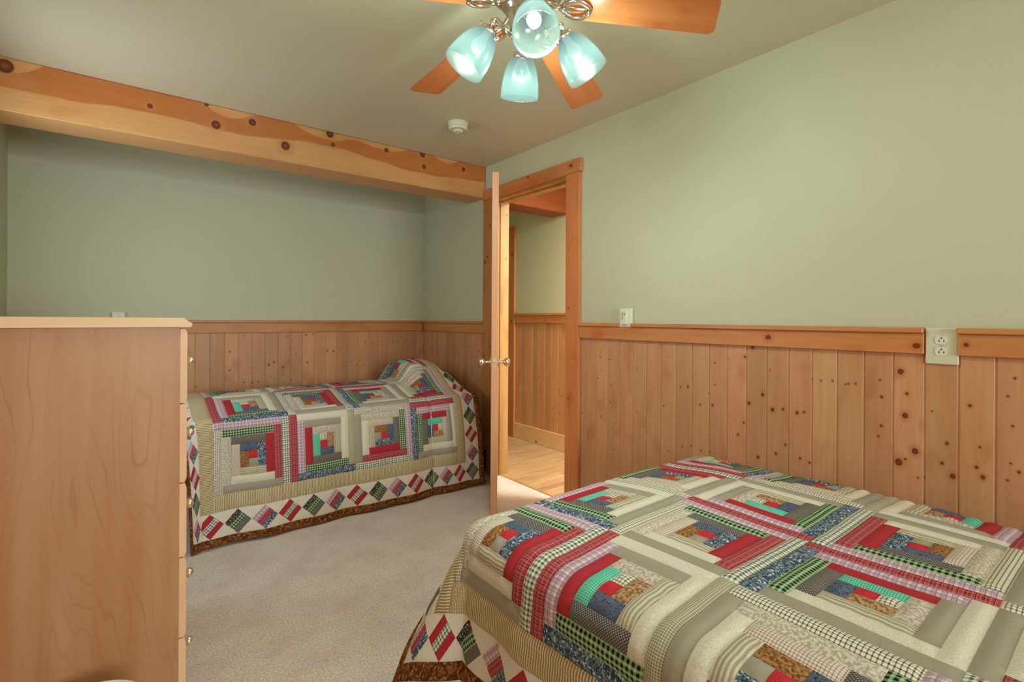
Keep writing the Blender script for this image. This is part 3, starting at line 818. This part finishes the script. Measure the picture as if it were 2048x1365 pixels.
# ------------------------------------------------------------------ smoke detector
sd = empty('smoke_detector', (1.645, 2.672, H), label='round white smoke detector on the ceiling near the beam', category='smoke detector')
obj('mount_base', lathe(bmesh.new(), [(0, 0), (.064, 0), (.064, -.006), (.061, -.009), (0, -.009)], 48), M_white, sd, smooth=False)
bd = obj('detector_body', lathe(bmesh.new(), [(0, -.008), (.057, -.008), (.060, -.012), (.060, -.021), (.0575, -.0225), (.0575, -.0245), (.060, -.026), (.058, -.040), (.050, -.046), (.040, -.048), (.036, -.045), (0, -.045)], 48), M_white, sd)
obj('sensor_dome', lathe(bmesh.new(), [(0, -.044), (.032, -.044), (.031, -.054), (.024, -.058), (.012, -.059), (.010, -.056), (0, -.056)], 32), M_white, sd)
bm = bmesh.new()
for i in range(14):
    a = 2*PI*i/14
    box(bm, -.0012, .0012, .046, .053, -.0475, -.0440)
    bmesh.ops.rotate(bm, verts=bm.verts[-8:], cent=(0, 0, 0), matrix=Matrix.Rotation(a, 3, 'Z'))
obj('vent_slots', bm, M_slot, sd, kind='stuff')

# ------------------------------------------------------------------ ceiling fan
FX, FY, FZ = 1.085, 1.321, 2.303
fan = empty('ceiling_fan', (FX, FY, H), label='ceiling fan with wooden blades and four glass-shaded lamps', category='ceiling fan')
def fz(z): return z-H
obj('motor_housing', lathe(bmesh.new(), [(0, 0), (.112, 0), (.116, fz(2.425)), (.130, fz(2.395)), (.132, fz(2.355)), (.122, fz(2.330)), (.098, fz(2.316)), (0, fz(2.316))], 48), M_nickel, fan)
obj('switch_housing', lathe(bmesh.new(), [(0, fz(2.317)), (.086, fz(2.317)), (.088, fz(2.292)), (.070, fz(2.278)), (.062, fz(2.262)), (.064, fz(2.250)), (.056, fz(2.215)), (.060, fz(2.205)), (.050, fz(2.180)), (.028, fz(2.160)), (.010, fz(2.152)), (.007, fz(2.140)), (0, fz(2.138))], 40), M_nickel, fan)
RB, WB = .628, .077
PH = [96.1-72*k for k in range(5)]
for k, a in enumerate(PH):
    br = empty('fan_blade_arm', (0, 0, fz(FZ)), parent=fan)
    bpy.data.objects.remove(br)
    # blade
    pts = []
    r0_, r1_ = .150, RB; w0, w1 = .056, WB; rc = .024
    def arcp(cx, cy, a0, a1, n=6, r=rc): return [(cx+r*math.cos(math.radians(a0+(a1-a0)*i/n)), cy+r*math.sin(math.radians(a0+(a1-a0)*i/n))) for i in range(n+1)]
    pts = [(r0_, -w0*.78), (r0_+.03, -w0)] + arcp(r1_-rc-.008, -w1+rc, -90, -12) + arcp(r1_-rc, w1-rc, 12, 90) + [(r0_+.03, w0), (r0_, w0*.78)]
    bm = prism(bmesh.new(), pts, 'z', -.003, .003)
    bmesh.ops.bevel(bm, geom=[e for e in bm.edges if abs(e.verts[0].co.z-e.verts[1].co.z) < 1e-6], offset=.0012, segments=1, affect='EDGES')
    b = obj('fan_blade', bm, M_bladewood, fan)
    b.matrix_local = Matrix.Translation((0, 0, fz(FZ))) @ Matrix.Rotation(math.radians(a), 4, 'Z') @ Matrix.Rotation(math.radians(9.7), 4, 'Y') @ Matrix.Rotation(math.radians(-10), 4, 'X')
    # bracket: curved arm and an open loop plate under the blade root
    bm = bmesh.new()
    tube(bm, [(.070, 0, .010), (.090, 0, .004), (.108, 0, -.004), (.122, 0, -.009)], [.011, .011, .010, .009], 10)
    for sg in (-1, 1):
        tube(bm, [(.118, 0, -.008), (.136, sg*.026, -.009), (.160, sg*.038, -.009), (.188, sg*.034, -.009), (.210, sg*.018, -.009), (.217, 0, -.009)], [.007, .008, .0085, .009, .009, .0085], 10)
    box(bm, .12, .20, -.008, .008, -.010, -.0035, bev=.001)
    o = obj('blade_bracket', bm, M_nickel, b, smooth=True)
# lamp kit
gs = bpy.data.materials.new('frosted_glass_shade'); gs.use_nodes = True; nt = gs.node_tree
for n in list(nt.nodes): nt.nodes.remove(n)
out = nt.nodes.new('ShaderNodeOutputMaterial'); tr = nt.nodes.new('ShaderNodeBsdfTranslucent'); df = nt.nodes.new('ShaderNodeBsdfPrincipled')
tp_ = nt.nodes.new('ShaderNodeBsdfTransparent'); m1 = nt.nodes.new('ShaderNodeMixShader'); m2 = nt.nodes.new('ShaderNodeMixShader')
tr.inputs[0].default_value = (.022, .034, .033, 1); df.inputs['Base Color'].default_value = (.018, .026, .020, 1); df.inputs['Roughness'].default_value = .25
df.inputs['Emission Color'].default_value = (.52, .78, .76, 1); df.inputs['Emission Strength'].default_value = .62  # added glow, evens out the bulb light showing through the glass
tp_.inputs[0].default_value = (.92, 1, .96, 1)
m1.inputs[0].default_value = .5; nt.links.new(tr.outputs[0], m1.inputs[1]); nt.links.new(df.outputs[0], m1.inputs[2])
m2.inputs[0].default_value = .46; nt.links.new(m1.outputs[0], m2.inputs[1]); nt.links.new(tp_.outputs[0], m2.inputs[2])
nt.links.new(m2.outputs[0], out.inputs[0])
bg = bpy.data.materials.new('lit_bulb'); bg.use_nodes = True; nt = bg.node_tree; bb = nt.nodes['Principled BSDF']
bb.inputs['Base Color'].default_value = (.05, .06, .06, 1); bb.inputs['Emission Color'].default_value = (.82, .97, 1, 1); bb.inputs['Emission Strength'].default_value = .95
LAB = 52.1+6
for k in range(4):
    a = math.radians(LAB+90*k-180)   # first one towards the camera
    rad = Vector((math.cos(a), math.sin(a), 0))
    f0 = rad*.130+Vector((0, 0, fz(2.201))); o0 = rad*.216+Vector((0, 0, fz(2.074)))
    ax = (o0-f0).normalized()
    Mr = Matrix.Translation(f0) @ ax.to_track_quat('Z', 'Y').to_matrix().to_4x4()
    bm = bmesh.new()
    for dy in (-.010, 0, .010):
        sd_ = Vector((-rad.y, rad.x, 0))*dy
        p = [rad*.052+sd_*.6+Vector((0, 0, fz(2.190))), rad*.075+sd_+Vector((0, 0, fz(2.214))), rad*.102+sd_*1.2+Vector((0, 0, fz(2.238))), rad*.121+sd_*1.1+Vector((0, 0, fz(2.235))), f0-ax*.012+sd_*1.3]
        tube(bm, p, .0042, 8)
    obj('lamp_arm', bm, M_nickel, fan, smooth=True)
    bm = lathe(bmesh.new(), [(0, -.022), (.010, -.022), (.014, -.014), (.024, -.008), (.031, -.002), (.032, .010), (.029, .012), (.029, .002), (0, .0)], 28, Mr)
    ft = obj('lamp_fitter', bm, M_nickel, fan, smooth=True)
    for j in range(3):
        t = 2*PI*j/3+.9
        d = Mr.to_3x3() @ Vector((math.cos(t), math.sin(t), 0)); c = Mr @ Vector((0, 0, .005))
        bm = tube(bmesh.new(), [c+d*.030, c+d*.043], .0018, 8); tube(bm, [c+d*.043-Mr.to_3x3() @ Vector((0, 0, .005)), c+d*.043+Mr.to_3x3() @ Vector((0, 0, .005))], .0025, 8)
        obj('thumbscrew', bm, M_nickel, ft, smooth=True)
    L = .151
    pf = [(.0275, .004), (.031, .010), (.045, .025), (.055, .044), (.062, .067), (.068, .095), (.0712, .121), (.0722, L)]
    inn = [(r_-.0028, z_) for r_, z_ in pf][::-1]
    bm = lathe(bmesh.new(), pf+[(.0712, L+.0015)]+inn, 40, Mr)
    obj('lamp_shade', bm, gs, fan, smooth=True, label='frosted glass bell shade, lit')
    bm = lathe(bmesh.new(), [(.0125, .0), (.0125, .016), (.012, .024), (.015, .034), (.021, .048), (.0235, .056), (.0235, .064), (.020, .076), (.012, .085), (.004, .0885), (0, .089)], 24, Mr)
    bu = obj('bulb', bm, bg, fan, smooth=True)
    pl = bpy.data.lights.new('bulb_light', 'POINT'); pl.energy = BULB; pl.shadow_soft_size = .026; pl.color = (.88, 1, .93)
    po = bpy.data.objects.new('bulb_light', pl); COL.objects.link(po); po.location = Vector((FX, FY, H))+(Mr @ Vector((0, 0, .110)))
# pull chains
for dx_, ln in ((.03, .10), (-.03, .06)):
    obj('pull_chain', tube(bmesh.new(), [(dx_, .02, fz(2.19)), (dx_, .02, fz(2.19)-ln*.3)], .0012, 6), M_nickel, fan)
